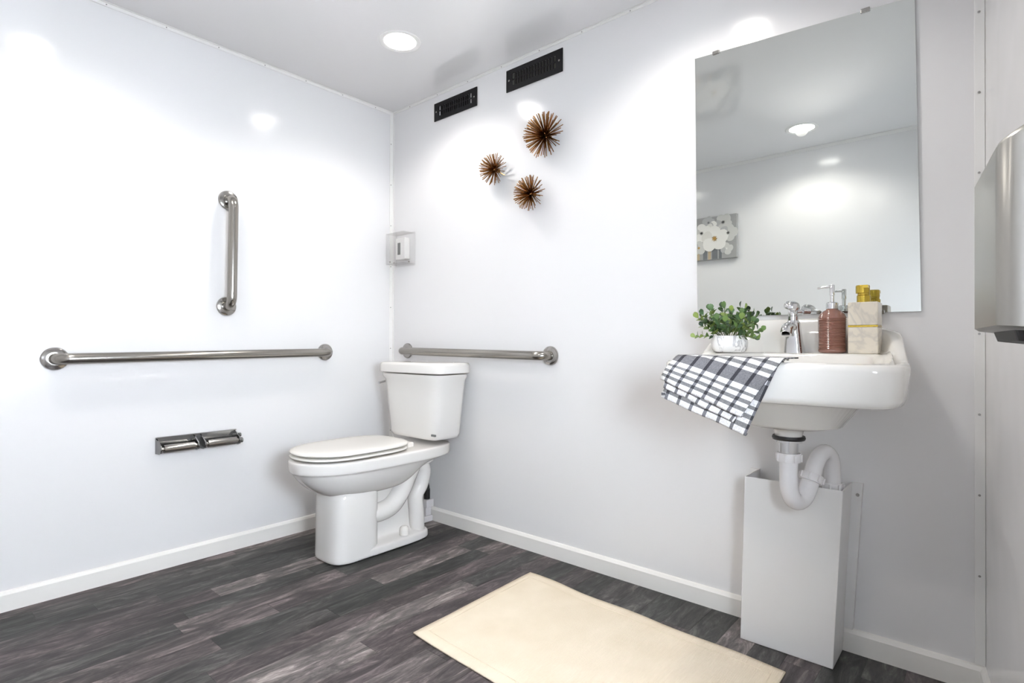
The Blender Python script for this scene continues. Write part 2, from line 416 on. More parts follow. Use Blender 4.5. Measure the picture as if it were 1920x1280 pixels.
bm = bmesh.new(); lathe(bm, [(.013, 0), (.013, -.006), (.008, -.01), (.006, -.022)], (TX-.212, -.15, .715), 16, 'X')
tube(bm, smoothpath([(TX-.233, -.15, .715), (TX-.236, -.19, .712), (TX-.238, -.225, .705)]), [.006]*16+[.008], 10)
lv = local(finish('flush_lever', bm, M_CHROME, smooth=True), tank); lv['label'] = 'chrome flush lever'
lv.parent = tank; lv.matrix_parent_inverse = Matrix.Identity(4)
tank_badge = boxo('tank_badge', (.574, -.2165, .478), (.600, -.2085, .487), M_LCD, tank)
tank_badge['label'] = 'small grey sticker'
# water supply behind the toilet
ws = empty('water_supply', (.33, -.03, .07), 'white pipe block with black supply hose behind the toilet', 'pipe')
bm = bmesh.new(); box(bm, (.305, -.070, .0), (.355, -.013, .03)); box(bm, (.295, -.065, .075), (.366, -.016, .115)); box(bm, (.31, -.055, .03), (.35, -.02, .075))
local(finish('pipe_block', bm, M_PVC, bevel=.003), ws)
bm = bmesh.new(); tube(bm, smoothpath([(.340, -.04, .115), (.341, -.035, .17), (.31, -.03, .24), (.27, -.035, .34), (.25, -.05, .43)]), .009, 10)
lathe(bm, [(.016, 0), (.016, .05)], (.340, -.04, .115), 12)
local(finish('hose', bm, M_RUBBER, smooth=True), ws)

# ------------------------------------------------------------------ grab bars
def grab_bar(a, b, nrm, label):
    a, b, n = Vector(a), Vector(b), Vector(nrm); t = empty('grab_bar', a, label, 'grab bar', 'steel grab bars')
    so = .058; bm = bmesh.new()
    tube(bm, fillet([a+n*.004, a+n*so, b+n*so, b+n*.004], .045, 9), .0195, 18)
    local(finish('bar', bm, M_STEEL, smooth=True), t)
    ax = 'X' if abs(nrm[0]) > .5 else 'Y'; s = -1 if ax == 'Y' else 1
    for p in (a, b):
        bm = bmesh.new(); lathe(bm, [(.041, 0), (.041, .004*s), (.038, .009*s), (.026, .013*s), (.021, .013*s)], p, 32, ax)
        local(finish('flange', bm, M_STEELP, smooth=True), t)
grab_bar((0, -1.466, .845), (0, -.413, .858), (1, 0, 0), 'long horizontal steel grab bar on the left wall')
grab_bar((0, -.878, 1.522), (0, -.884, 1.061), (1, 0, 0), 'short vertical steel grab bar on the left wall')
grab_bar((.135, 0, .863), (1.092, 0, .851), (0, -1, 0), 'horizontal steel grab bar on the back wall above the toilet tank')

# ------------------------------------------------------------------ toilet paper holder
t = empty('toilet_paper_holder', (0, -1.0, .49), 'empty chrome double toilet paper holder on the left wall', 'paper holder')
M_CHD = mat('dark_chrome', (.42, .43, .44), .1, 1)
bm = bmesh.new(); box(bm, (0, -1.152, .461), (.004, -.846, .527)); local(finish('back_plate', bm, M_CHD, bevel=.0015), t)
bm = bmesh.new(); box(bm, (.004, -1.152, .5235), (.016, -.846, .527)); local(finish('top_lip', bm, M_CHD), t)
def arm(y0, y1):
    bm = bmesh.new(); pr = [(0, .463), (.04, .463), (.06, .470), (.066, .484), (.06, .498), (.03, .514), (0, .524)]
    loft(bm, [[(d, y, z) for d, z in pr] for y in (y0, y1)]); return local(finish('arm', bm, M_CHD, bevel=.001), t)
for y0, y1 in ((-1.152, -1.147), (-1.016, -1.011), (-.990, -.985), (-.851, -.846)): arm(y0, y1)
for ya, yb in ((-1.146, -1.017), (-.984, -.852)):
    bm = bmesh.new(); lathe(bm, [(.009, ya+.0), (.009, ya+.008), (.0165, ya+.009), (.0175, ya+.03), (.0165, yb-.009), (.009, yb-.008), (.009, yb)], (.05, 0, .484), 20, 'Y')
    local(finish('roller', bm, M_STEELP, smooth=True), t)
bm = bmesh.new(); lathe(bm, [(.012, -.846), (.012, -.838), (.007, -.834)], (.055, 0, .484), 14, 'Y'); lathe(bm, [(.009, -.846), (.009, -.838)], (.04, 0, .505), 12, 'Y')
local(finish('knob', bm, M_CHD, smooth=True), t)

# ------------------------------------------------------------------ vents
def vent(x0, x1, z0, z1, label, open_ends):
    t = empty('vent_register', ((x0+x1)/2, 0, z0), label, 'vent', 'black vent registers')
    sx0, sx1 = x0+.036, x1-.036; h = z1-z0; sz0, sz1 = z0+h*.24, z1-h*.22; zm = (sz0+sz1)/2
    bm = bmesh.new(); ya, yb = -.007, -.0035
    for lo, hi in (((x0, z0), (x1, sz0)), ((x0, sz1), (x1, z1)), ((x0, sz0), (sx0, sz1)), ((sx1, sz0), (x1, sz1)), ((sx0, zm-.0025), (sx1, zm+.0025))):
        box(bm, (lo[0], ya, lo[1]), (hi[0], yb, hi[1]))
    local(finish('face_plate', bm, M_BLACK), t)
    bm = bmesh.new(); N = 15; st = (sx1-sx0)/N
    for i in range(1, N):
        xx = sx0+i*st; box(bm, (xx-.0045, ya+.0005, sz0), (xx+.0045, yb+.002, sz1))
    o = local(finish('louvre_fins', bm, M_BLACK), t); o['kind'] = 'stuff'
    a = sx0+st*1.05 if open_ends else sx0
    b = sx1-st*1.05 if open_ends else sx1
    local(boxo('damper', (a, -.0016, sz0), (b, -.0004, sz1), M_BLACK if open_ends else M_DUCT), t)
    for xx in (x0+.017, x1-.017):
        bm = bmesh.new(); lathe(bm, [(.0045, -.007), (.0045, -.0082), (.002, -.009)], (xx, 0, (z0+z1)/2), 10, 'Y'); local(finish('screw', bm, M_STEELP), t)
vent(.350, .655, 2.037, 2.127, 'black slotted vent register nearer the corner, above the sunbursts', True)
vent(.843, 1.156, 2.041, 2.139, 'larger black slotted vent register, farther from the corner', False)

# ------------------------------------------------------------------ sunburst wall decorations
def burst(x, z, r, n, label):
    t = empty('sunburst_ornament', (x, 0, z), label, 'wall ornament', 'metal sunburst ornaments')
    c = Vector((x, -.028, z)); bm = bmesh.new()
    for i in range(n):
        # even spread over slightly more than a half sphere facing the room
        ct = 1-(i+.5)/n*1.02; st = math.sqrt(max(0, 1-ct*ct)); a = i*2.39996+random.uniform(-.06, .06)
        d = Vector((st*math.cos(a), -ct, st*math.sin(a)))
        e = c+d*r*random.uniform(.94, 1.03)
        if e.y > -.003: e.y = -.003
        tube(bm, [c+d*.008, e], .00175*(r/.085)**.5, 5)
    o = local(finish('rods', bm, M_COPPER, smooth=True), t); o['kind'] = 'stuff'
    bm = bmesh.new(); bmesh.ops.create_uvsphere(bm, u_segments=16, v_segments=10, radius=.012, matrix=Matrix.Translation(c)); lathe(bm, [(.009, 0), (.009, -.02)], (x, 0, z), 12, 'Y')
    local(finish('hub', bm, M_COPPER, smooth=True), t)
burst(1.085, 1.782, .096, 135, 'largest metal sunburst wall ornament, topmost of the three')
burst(.793, 1.697, .073, 100, 'small metal sunburst wall ornament, the one nearest the corner')
burst(1.005, 1.550, .077, 115, 'metal sunburst wall ornament, lowest of the three')

# ------------------------------------------------------------------ thermostat and clear guard
t = empty('thermostat', (.113, 0, 1.40), 'small white thermostat with grey display inside the clear guard', 'thermostat')
boxt = local(boxo('body', (.070, -.035, 1.352), (.150, -.001, 1.468), M_PLAST, bevel=.004), t)
local(boxo('display', (.090, -.0365, 1.378), (.112, -.035, 1.442), M_LCD), t)
local(boxo('door_flap', (.118, -.0362, 1.365), (.146, -.035, 1.458), M_TRIM), t)
t = empty('thermostat_guard', (.115, 0, 1.40), 'clear plastic lockable guard box over the thermostat', 'guard box')
bm = bmesh.new(); x0, x1, z0, z1, yd = .040, .190, 1.325, 1.490, -.078; th = .003
box(bm, (x0, yd, z0), (x1, yd+th, z1)); box(bm, (x0, yd+th, z0), (x0+th, -.006, z1)); box(bm, (x1-th, yd+th, z0), (x1, -.006, z1))
box(bm, (x0+th, yd+th, z0), (x1-th, -.006, z0+th)); box(bm, (x0+th, yd+th, z1-th), (x1-th, -.006, z1))
local(finish('cover', bm, M_CLEAR), t)
bm = bmesh.new(); xa, xb, za, zb = x0-.006, x1+.006, z0-.006, z1+.006
for lo, hi in (((xa, za), (xb, z0)), ((xa, z1), (xb, zb)), ((xa, z0), (x0, z1)), ((x1, z0), (xb, z1))): box(bm, (lo[0], -.006, lo[1]), (hi[0], -.0005, hi[1]))
local(finish('base_flange', bm, M_CLEAR), t)
for p in ((.075, -.075, 1.334), (.165, -.02, 1.334), (.09, -.06, 1.329)):
    bm = bmesh.new(); lathe(bm, [(.004, 0), (.004, .006)], p, 8); local(finish('screw', bm, M_SCREW), t)

# ------------------------------------------------------------------ mirror
t = empty('wall_mirror', (2.04, 0, .99), 'large frameless mirror above the sink', 'mirror')
q = [(1.7365, .996), (2.366, .9935), (2.352, 1.866), (1.7255, 1.901)]
bm = bmesh.new(); hexa(bm, [(q[0][0], -.0065, q[0][1]), (q[1][0], -.0065, q[1][1]), (q[1][0], -.0015, q[1][1]), (q[0][0], -.0015, q[0][1])],
                       [(q[3][0], -.0065, q[3][1]), (q[2][0], -.0065, q[2][1]), (q[2][0], -.0015, q[2][1]), (q[3][0], -.0015, q[3][1])])
o = finish('glass', bm, M_MIRBACK); o.data.materials.append(M_MIRROR)
for p in o.data.polygons:
    if p.normal.y < -.9: p.material_index = 1
local(o, t)
for x, z in ((1.80, 1.8975), (2.235, 1.872), (2.27, .994), (1.85, .9955)):
    bm = bmesh.new(); box(bm, (x-.012, -.011, z-.006), (x+.012, -.0005, z+.006)); local(finish('clip', bm, M_STEELP, bevel=.002), t)

# ------------------------------------------------------------------ picture on the front wall (seen in the mirror)
t = empty('flower_canvas', (1.01, -D, 1.66), 'grey canvas picture of white flowers, seen in the mirror', 'picture')
yw = -D+.030
local(boxo('canvas', (.858, -D+.002, 1.508), (1.163, yw, 1.815), M_CANVAS, bevel=.002), t)
M_PET = mat('painted_petal_white', (.80, .79, .76), .8); M_PET2 = mat('painted_petal_shade', (.60, .60, .58), .8)
M_DK = mat('painted_dark', (.07, .07, .07), .8); M_OC = mat('painted_ochre', (.50, .30, .08), .8); M_TAN = mat('painted_tan', (.50, .40, .27), .8); M_SLATE = mat('painted_slate', (.16, .17, .18), .8)
def blob(bm, cx, cz, rx_, rz_, rot, y, n=10):
    vs = []
    for i in range(n):
        a = 2*math.pi*i/n; u, v = rx_*math.cos(a), rz_*math.sin(a)*(1+.08*math.sin(3*a))
        vs.append(bm.verts.new((cx+u*math.cos(rot)-v*math.sin(rot), y, cz+u*math.sin(rot)+v*math.cos(rot))))
    bm.faces.new(vs)
bm = bmesh.new()
for (x0, x1, z0, z1) in ((.99, 1.03, 1.51, 1.58), (1.04, 1.06, 1.51, 1.60), (.925, .955, 1.51, 1.57)): box(bm, (x0, yw, z0), (x1, yw+.0004, z1))
blob(bm, .93, 1.60, .05, .03, .3, yw+.0006); blob(bm, 1.07, 1.585, .05, .03, -.3, yw+.0006)
local(finish('painted_stems', bm, M_SLATE), t)
for xa, xb in ((.962, .982), (.87, .90)): local(boxo('painted_stroke', (xa, yw, 1.51), (xb, yw+.0005, 1.58), M_TAN), t)
M_PET3 = mat('painted_petal_grey', (.47, .47, .475), .8)
def flower(cx, cz, r, n, ms, mc, y, rot):
    bm = bmesh.new(); rr = random.Random(int(cx*1000+cz*777))
    for i in range(n):
        a = rot+2*math.pi*i/n+rr.uniform(-.15, .15); q = rr.uniform(.9, 1.1)
        blob(bm, cx+math.cos(a)*r*.60, cz+math.sin(a)*r*.56, r*.47*q, r*.50*q, a, y+.00015*i, 14)
    f = local(finish('painted_flower', bm, ms[0]), t)
    for m in ms[1:]: f.data.materials.append(m)
    for i, p in enumerate(f.data.polygons): p.material_index = (i*2) % len(ms)
    bm = bmesh.new()
    for i in range(7): blob(bm, cx+math.cos(i*.9)*r*.1, cz+math.sin(i*.9)*r*.1, r*.13, r*.035, i*.9, y+.002+.0001*i, 8)
    local(finish('painted_flower_centre', bm, mc), t)['kind'] = 'stuff'
M_PET4 = mat('painted_petal_cream', (.70, .69, .655), .8)
W3 = (M_PET, M_PET4, M_PET); G3 = (M_PET2, M_PET3, M_PET2)
for (cx, cz, r, n, m, mc, k, rot) in ((.965, 1.775, .045, 5, (M_PET3, M_PET2), M_SLATE, 1, .2), (1.07, 1.765, .060, 5, G3, M_DK, 1.2, .9), (1.00, 1.735, .045, 5, W3, M_DK, 1.4, .4), (.915, 1.705, .066, 5, (M_PET, M_PET2, M_PET), M_DK, 2, .5), (1.105, 1.685, .062, 5, G3, M_DK, 2.2, 0),
                                  (.895, 1.60, .050, 5, G3, M_OC, 2.4, .3), (1.095, 1.575, .042, 4, G3, M_PET, 2.4, .3), (1.01, 1.655, .094, 5, W3, M_OC, 4, .35)):
    flower(cx, cz, r, n, m, mc, yw+k*.001, rot)

# ------------------------------------------------------------------ sink
SX = 2.095
sink = empty('wall_hung_sink', (SX, 0, .85), 'white wall-hung porcelain sink with a raised back', 'sink')
def zt(x, y):
    return .857+.124*sstep((y+.25)/.23)*(1-.34*sstep((abs(x-SX)-.13)/.14))
def zd(x, y): return .850+.026*sstep((y+.34)/.14)
def so(hx, y0, y1, z, p=9):             # outline that narrows a little towards the wall
    out = []
    for x, y, zz in sring(SX, (y0+y1)/2, hx, (y1-y0)/2, z, p, 96):
        k = sstep((y+.34)/.34); out.append((SX+(x-SX)*(1-.085*k)-.022*k, y, zz))
    return out
bm = bmesh.new()
rings = [so(.035, -.285, -.215, .652, 2), so(.04, -.29, -.21, .672, 2), so(.085, -.33, -.17, .678, 3), so(.135, -.375, -.125, .692, 3.5), so(.180, -.415, -.085, .752, 4),
         so(.255, -.452, -.004, .757, 8), so(.264, -.464, -.001, .761, 8), so(.270, -.472, 0, .775, 9), so(.277, -.478, 0, lambda x, y: zt(x, y)-.016, 9), so(.276, -.477, 0, lambda x, y: zt(x, y)-.005, 9), so(.271, -.472, -.003, zt, 9),
         so(.252, -.453, -.020, lambda x, y: zt(x, y)-.001, 8), so(.246, -.447, -.028, lambda x, y: zt(x, y)-.006, 7), so(.238, -.438, -.040, lambda x, y: max(zd(x, y)+.008, zt(x, y)-.05), 6), so(.230, -.430, -.050, lambda x, y: zd(x, y)+.001, 5),
         so(.222, -.424, -.058, zd, 5),
         so(.208, -.412, -.155, zd, 3), so(.200, -.405, -.162, lambda x, y: zd(x, y)-.006, 2.8), so(.18, -.385, -.18, .81, 2.6), so(.14, -.35, -.19, .765, 2.4), so(.07, -.30, -.21, .735, 2), so(.022, -.272, -.228, .728, 2)]
loft(bm, rings)
local(finish('basin', bm, M_SINK, smooth=True, angle=70), sink)
bm = bmesh.new(); lathe(bm, [(.024, 0), (.022, .002), (.016, .0005)], (SX, -.25, .7285), 20); local(finish('drain_flange', bm, M_CHROME, smooth=True), sink)
# drain pipes
t = empty('drain_trap', (SX, -.25, .55), 'white plastic drain trap under the sink', 'pipe')
PX = 2.092
bm = bmesh.new(); lathe(bm, [(.040, .642), (.042, .647), (.040, .653)], (PX, -.25, 0), 28); o = local(finish('gasket', bm, M_RUBBER, smooth=True), t); o['label'] = 'black rubber gasket'
bm = bmesh.new(); lathe(bm, [(.0245, .595), (.0245, .634), (.034, .636), (.034, .642)], (PX, -.25, 0), 24); o = local(finish('tailpiece', bm, M_CHROME, smooth=True), t); o['label'] = 'chrome tailpiece'
def nut(c, d, r0, r1, h):
    bm = bmesh.new(); d = Vector(d).normalized(); c = Vector(c)
    tube(bm, [c, c+d*h*.15, c+d*h*.85, c+d*h], [r0*.96, r0, r1, r1*.96], 20)
    for k in range(8):
        a = k*math.pi/4; n = d.orthogonal().normalized(); b = d.cross(n); p = c+(n*math.cos(a)+b*math.sin(a))*r0
        tube(bm, [p+d*h*.1, p+d*h*.9], .0035, 6)
    return local(finish('slip_nut', bm, M_PVC, smooth=True), t)
nut((PX, -.25, .582), (0, 0, 1), .0315, .031, .024)
dx = Vector((.055, .13, 0)).normalized()
A = Vector((PX, -.25, 0))
def pp(s, z): return A+dx*s+Vector((0, 0, z))
bm = bmesh.new(); tube(bm, [pp(0, .585), pp(0, .545)]+smoothpath([pp(0, .54), pp(.003, .505), pp(.016, .478), pp(.040, .468), pp(.064, .478), pp(.080, .500), pp(.092, .522)], 6), .0235, 20); local(finish('trap_bend', bm, M_PVC, smooth=True), t)
nut(pp(.0895, .517), (dx.x*.45, dx.y*.45, .89), .031, .031, .022)
bm = bmesh.new(); tube(bm, smoothpath([pp(.098, .535), pp(.110, .562), pp(.128, .585), pp(.152, .594), pp(.172, .583), pp(.183, .560), pp(.185, .53), pp(.185, .48)], 6), .0225, 20); local(finish('trap_arm', bm, M_PVC, smooth=True), t)
nut(pp(.185, .487), (0, 0, 1), .030, .027, .018)
# pipe box below the sink
t = empty('pipe_cover_box', (2.06, -.07, 0), 'tall open-topped white metal box on the floor below the sink', 'cover box')
yf = -.145; BL, BR, TL, TR = 1.928, 2.178, 1.941, 2.203; zt_ = .499
bm = bmesh.new(); hexa(bm, [(BL, yf, .001), (BR, yf, .001), (BR, yf+.003, .001), (BL, yf+.003, .001)], [(TL, yf, zt_), (TR, yf, zt_), (TR, yf+.003, zt_), (TL, yf+.003, zt_)]); local(finish('front_panel', bm, M_BOX, bevel=.0012), t)
for a, b in ((BL, TL), (BR-.003, TR-.003)):
    bm = bmesh.new(); hexa(bm, [(a, yf+.003, .001), (a+.003, yf+.003, .001), (a+.003, -.013, .001), (a, -.013, .001)], [(b, yf+.003, zt_), (b+.003, yf+.003, zt_), (b+.003, -.013, zt_), (b, -.013, zt_)]); local(finish('side_panel', bm, M_BOX), t)
for a, b in ((BR, TR), (BL-.025, TL-.025)):
    bm = bmesh.new(); hexa(bm, [(a, -.017, .07), (a+.027, -.017, .07), (a+.027, -.001, .07), (a, -.001, .07)], [(b, -.017, zt_), (b+.027, -.017, zt_), (b+.027, -.001, zt_), (b, -.001, zt_)]); local(finish('wall_flange', bm, M_BOX, bevel=.001), t)
bm = bmesh.new(); lathe(bm, [(.005, -.017), (.003, -.0195)], (2.217, 0, .465), 10, 'Y'); local(finish('screw', bm, M_SCREW), t)

# ------------------------------------------------------------------ faucet
ZD = .8765
FX = 2.066
t = empty('faucet', (FX, -.09, ZD), 'chrome push-tap faucet on the sink', 'faucet')
bm = bmesh.new()
def fr(hx, hy, cy, z, p=4): return sring(FX, cy, hx, hy, z, p, 28)
loft(bm, [fr(.026, .030, -.085, ZD-.003, 5), fr(.0255, .0295, -.085, ZD+.004, 5), fr(.0225, .024, -.092, ZD+.035), fr(.020, .021, -.097, ZD+.07, 3), fr(.019, .019, -.099, ZD+.088, 2.2), fr(.015, .015, -.099, ZD+.096, 2)])
local(finish('body', bm, M_CHROME, smooth=True, angle=50), t)
bm = bmesh.new(); tube(bm, smoothpath([(FX, -.095, ZD+.070), (FX-.002, -.125, ZD+.076), (FX-.004, -.150, ZD+.070), (FX-.005, -.160, ZD+.055)], 6), [.015]*6+[.0165]*6+[.016]*6+[.0155], 18)
local(finish('spout', bm, M_CHROME, smooth=True), t)
bm = bmesh.new(); lathe(bm, [(.0105, 0), (.0105, .004)], (FX-.0052, -.1605, ZD+.0515), 18); local(finish('aerator', bm, M_RUBBER), t)
bm = bmesh.new(); lathe(bm, [(.0145, ZD+.094), (.0145, ZD+.108), (.0128, ZD+.110), (.0128, ZD+.127), (.011, ZD+.130)], (FX-.001, -.099, 0), 24); local(finish('collar', bm, M_CHROME, smooth=True), t)
bm = bmesh.new(); lathe(bm, [(.014, 0), (.022, .004), (.0225, .012), (.017, .021), (.006, .025)], n=24)
bmesh.ops.rotate(bm, verts=bm.verts, cent=(0, 0, 0), matrix=Matrix.Rotation(.28, 3, 'Y') @ Matrix.Rotation(.22, 3, 'X')); bmesh.ops.translate(bm, verts=bm.verts, vec=(FX-.005, -.103, ZD+.129))
local(finish('push_button', bm, M_CHROME, smooth=True), t)
bm = bmesh.new(); tube(bm, [(FX+.008, -.092, ZD+.122), (FX+.022, -.08, ZD+.123)], .006, 12); tube(bm, [(FX+.020, -.081, ZD+.124), (FX+.036, -.068, ZD+.122)], [.012, .010], 16)
local(finish('side_lever', bm, M_CHROME, smooth=True), t)

# ------------------------------------------------------------------ soap bottles
t = empty('soap_bottle', (2.166, -.09, ZD), 'ribbed rose glass soap bottle with chrome pump', 'soap dispenser')
prof = [(.028, ZD), (.034, ZD+.003), (.0362, ZD+.010)]; z = ZD+.010
while z < ZD+.098:
    prof += [(.0346, z+.0016), (.0368, z+.0036)]; z += .0048
prof += [(.036, ZD+.101), (.032, ZD+.112), (.024, ZD+.120), (.016, ZD+.124), (.0145, ZD+.128)]
bm = bmesh.new(); lathe(bm, prof, (2.166, -.09, 0), 36); local(finish('bottle', bm, M_PINK, smooth=True, angle=80), t)
bm = bmesh.new(); lathe(bm, [(.0155, ZD+.127), (.0155, ZD+.143), (.012, ZD+.146), (.0055, ZD+.147), (.0055, ZD+.165), (.0068, ZD+.166), (.0068, ZD+.194), (.0055, ZD+.196)], (2.166, -.09, 0), 24); local(finish('pump', bm, M_CHROME, smooth=True), t)
bm = bmesh.new(); tube(bm, [(2.170, -.09, ZD+.191), (2.145, -.0915, ZD+.1905), (2.129, -.0925, ZD+.187)], [.0038, .0032, .0024], 10); local(finish('nozzle', bm, M_CHROME, smooth=True), t)
t = empty('marble_soap_dispenser', (2.247, -.095, ZD), 'square cream marble soap dispenser with gold pump and band', 'soap dispenser')
bx0, bx1, by0, by1 = 2.2115, 2.2825, -.130, -.060
local(boxo('lower_block', (bx0, by0, ZD), (bx1, by1, ZD+.073), M_MARBLE, bevel=.003), t)
local(boxo('gold_band', (bx0+.0006, by0+.0006, ZD+.073), (bx1-.0006, by1-.0006, ZD+.0775), M_GOLD), t)
local(boxo('upper_block', (bx0, by0, ZD+.0775), (bx1, by1, ZD+.141), M_MARBLE, bevel=.003), t)
cx_, cy_ = (bx0+bx1)/2-.003, (by0+by1)/2
bm = bmesh.new(); lathe(bm, [(.0165, ZD+.141), (.0165, ZD+.160), (.0145, ZD+.162), (.0145, ZD+.166)], (cx_, cy_, 0), 28); local(finish('collar', bm, M_GOLD, smooth=True), t)
bm = bmesh.new(); lathe(bm, [(.016, ZD+.1665), (.017, ZD+.168), (.017, ZD+.187), (.0155, ZD+.189)], (cx_-.002, cy_, 0), 28); box(bm, (cx_+.002, cy_-.024, ZD+.180), (cx_+.014, cy_-.010, ZD+.188)); local(finish('pump_head', bm, M_GOLD, smooth=True, angle=30), t)

# ------------------------------------------------------------------ potted plant
PXc, PYc = 1.900, -.165
ZP = .8775
t = empty('potted_plant', (PXc, PYc, ZP), 'small leafy green plant in a white marble pot on the sink', 'plant')
bm = bmesh.new()
loft(bm, [sring(PXc, PYc, .038, .038, ZP, 5, 40), sring(PXc, PYc, .044, .044, ZP+.004, 5, 40), sring(PXc, PYc, .0495, .0495, ZP+.018, 5, 40), sring(PXc, PYc, .050, .050, ZP+.030, 5, 40), sring(PXc, PYc, .0455, .0455, ZP+.050, 5, 40),
          sring(PXc, PYc, .042, .042, ZP+.0505, 5, 40), sring(PXc, PYc, .041, .041, ZP+.040, 5, 40)])
bmesh.ops.rotate(bm, verts=bm.verts, cent=(PXc, PYc, 0), matrix=Matrix.Rotation(.5, 3, 'Z'))
local(finish('pot', bm, M_POT, smooth=True), t)
lm = bpy.data.meshes.new('leaf'); b2 = bmesh.new()
outl = [(0, 0), (.35, .3), (.75, .5), (1.05, .42), (1.25, .12), (1.28, 0)]
vs = [b2.verts.new((x, 0, .12*math.sin(x*2.4))) for x, y in outl]; L_ = [b2.verts.new((x, y, .12*math.sin(x*2.4)+.16*y)) for x, y in outl[1:-1]]; R_ = [b2.verts.new((x, -y, .12*math.sin(x*2.4)+.16*y)) for x, y in outl[1:-1]]
for S in (L_, R_):
    b2.faces.new((vs[0], vs[1], S[0])); b2.faces.new((vs[1], vs[2], S[1], S[0])); b2.faces.new((vs[2], vs[3], S[2], S[1])); b2.faces.new((vs[3], vs[4], S[3], S[2])); b2.faces.new((vs[4], vs[5], S[3]))
bmesh.ops.recalc_face_normals(b2, faces=b2.faces); b2.to_mesh(lm); b2.free(); lm.materials.append(M_LEAF)
for p in lm.polygons: p.use_smooth = True
rnd = random.Random(3); sb = bmesh.new(); nleaf = 0
sprigs = []
for k in range(28):
    a = k*2.39996; lean = .05+.80*math.sqrt((k+.5)/28)
    sprigs.append((a, lean, rnd.uniform(.088, .112)*(1.08-.28*lean)))
sprigs += [(-.25, 1.12, .095), (-.5, 1.32, .092), (3.3, .75, .105), (3.5, 1.25, .082)]
for a, lean, Ln in sprigs:
    p0 = Vector((PXc+.02*math.cos(a), PYc+.02*math.sin(a), ZP+.042)); d = Vector((math.cos(a)*math.sin(lean), math.sin(a)*math.sin(lean), math.cos(lean)))
    pts = [p0+d*Ln*s+Vector((0, 0, -.018*s*s*lean)) for s in (0, .33, .66, 1)]
    tube(sb, pts, .0011, 5)
    for s in (.28, .48, .68, .86, 1.0):
        p = p0+d*Ln*s+Vector((0, 0, -.018*s*s*lean))
        for sd in ((1, -1) if s < 1 else (0,)):
            o = bpy.data.objects.new('leaf', lm); COL.objects.link(o)
            side = d.cross(Vector((0, 0, 1)) if abs(d.z) < .95 else Vector((1, 0, 0))).normalized()
            rot = Matrix.Rotation(rnd.uniform(0, math.pi), 3, d); side = rot @ side
            x_ = (d*.55+side*sd*.9+Vector((0, 0, .25))).normalized(); z_ = (d-x_*d.dot(x_)).normalized() if sd else side; y_ = z_.cross(x_).normalized(); z_ = x_.cross(y_)
            sz = rnd.uniform(.0135, .0195)
            Mx = Matrix((x_*sz, y_*sz, z_*sz)).transposed().to_4x4(); Mx.translation = p-t.location
            o.parent = t; o.matrix_local = Mx; nleaf += 1
local(finish('stems', sb, M_STEM, smooth=True), t)
local(boxo('soil', (PXc-.03, PYc-.03, ZP+.03), (PXc+.03, PYc+.03, ZP+.044), M_STEM), t)

# ------------------------------------------------------------------ towel
t = empty('plaid_towel', (1.95, -.48, .80), 'folded grey and white plaid towel draped over the sink corner', 'towel')
def towel_sheet(name, C, Dp, A, B, yb, yt, v0, back=.10, bulge=.008, uo=0, seed=0):
    nu, nv, nb = 28, 22, 8; bm = bmesh.new(); uvl = bm.loops.layers.uv.new('UVMap'); grid = []; uvs = {}
    r = random.Random(seed); ph = r.uniform(0, 6)
    for i in range(nu+1):
        s = i/nu; row = []
        def pos(tt):
            lo = Vector((C[0]*(1-s)+Dp[0]*s, 0, C[1]*(1-s)+Dp[1]*s)); hi = Vector((A[0]*(1-s)+B[0]*s, 0, A[1]*(1-s)+B[1]*s))
            p = lo*(1-tt)+hi*tt; p.y = yb*(1-tt)+yt*tt-bulge*math.sin(math.pi*min(1, tt))-.0035*math.sin(s*11+tt*3+ph)*(1-tt)
            return p
        # curled lower edge
        e = pos(0); dn = (pos(0)-pos(.1)).normalized()
        for k in range(4, 0, -1):
            a = k*math.pi/4; row.append((e+dn*.005*math.sin(a)+Vector((0, .006*(1-math.cos(a)), 0)), -.012*k))
        for j in range(nv+1): row.append((pos(j/nv), j/nv))
        top = pos(1); L = (pos(1)-pos(0)).length
        for k in range(1, nb+1):
            d = back*k/nb; p = top+Vector((.10*d, d, min(.004, d*.5)-.0)); row.append((p, 1+d/L))
        grid.append([(bm.verts.new(p), (s*.97+uo, v0+(tt*(.55+.45*s) if v0 == 0 else tt*(.5+.3*s)))) for p, tt in row])
    for a, b in zip(grid, grid[1:]):
        for j in range(len(a)-1):
            q = (a[j], b[j], b[j+1], a[j+1]); f = bm.faces.new([k[0] for k in q])
            for lp, k in zip(f.loops, q): lp[uvl].uv = k[1]
    me = bpy.data.meshes.new(name); bmesh.ops.recalc_face_normals(bm, faces=bm.faces); bm.to_mesh(me); bm.free()
    for p in me.polygons: p.use_smooth = True
    o = bpy.data.objects.new(name, me); COL.objects.link(o); me.materials.append(M_PLAID); local(o, t)
    md = o.modifiers.new('thickness', 'SOLIDIFY'); md.thickness = .003; md.offset = 0
    return o
towel_sheet('upper_fold', (1.838, .812), (2.052, .728), (1.874, .868), (2.140, .864), -.506, -.487, 0)
towel_sheet('middle_fold', (1.845, .790), (2.030, .712), (1.874, .862), (2.135, .860), -.497, -.482, 0, .05, .006, .05, 3)
towel_sheet('lower_fold', (1.834, .762), (2.058, .682), (1.872, .858), (2.130, .856), -.490, -.4795, 0, .03, .004, .02, 5)
o = boxo('fabric_label', (1.838, -.4975, .764), (1.849, -.4955, .771), M_TIPW); local(o, t)

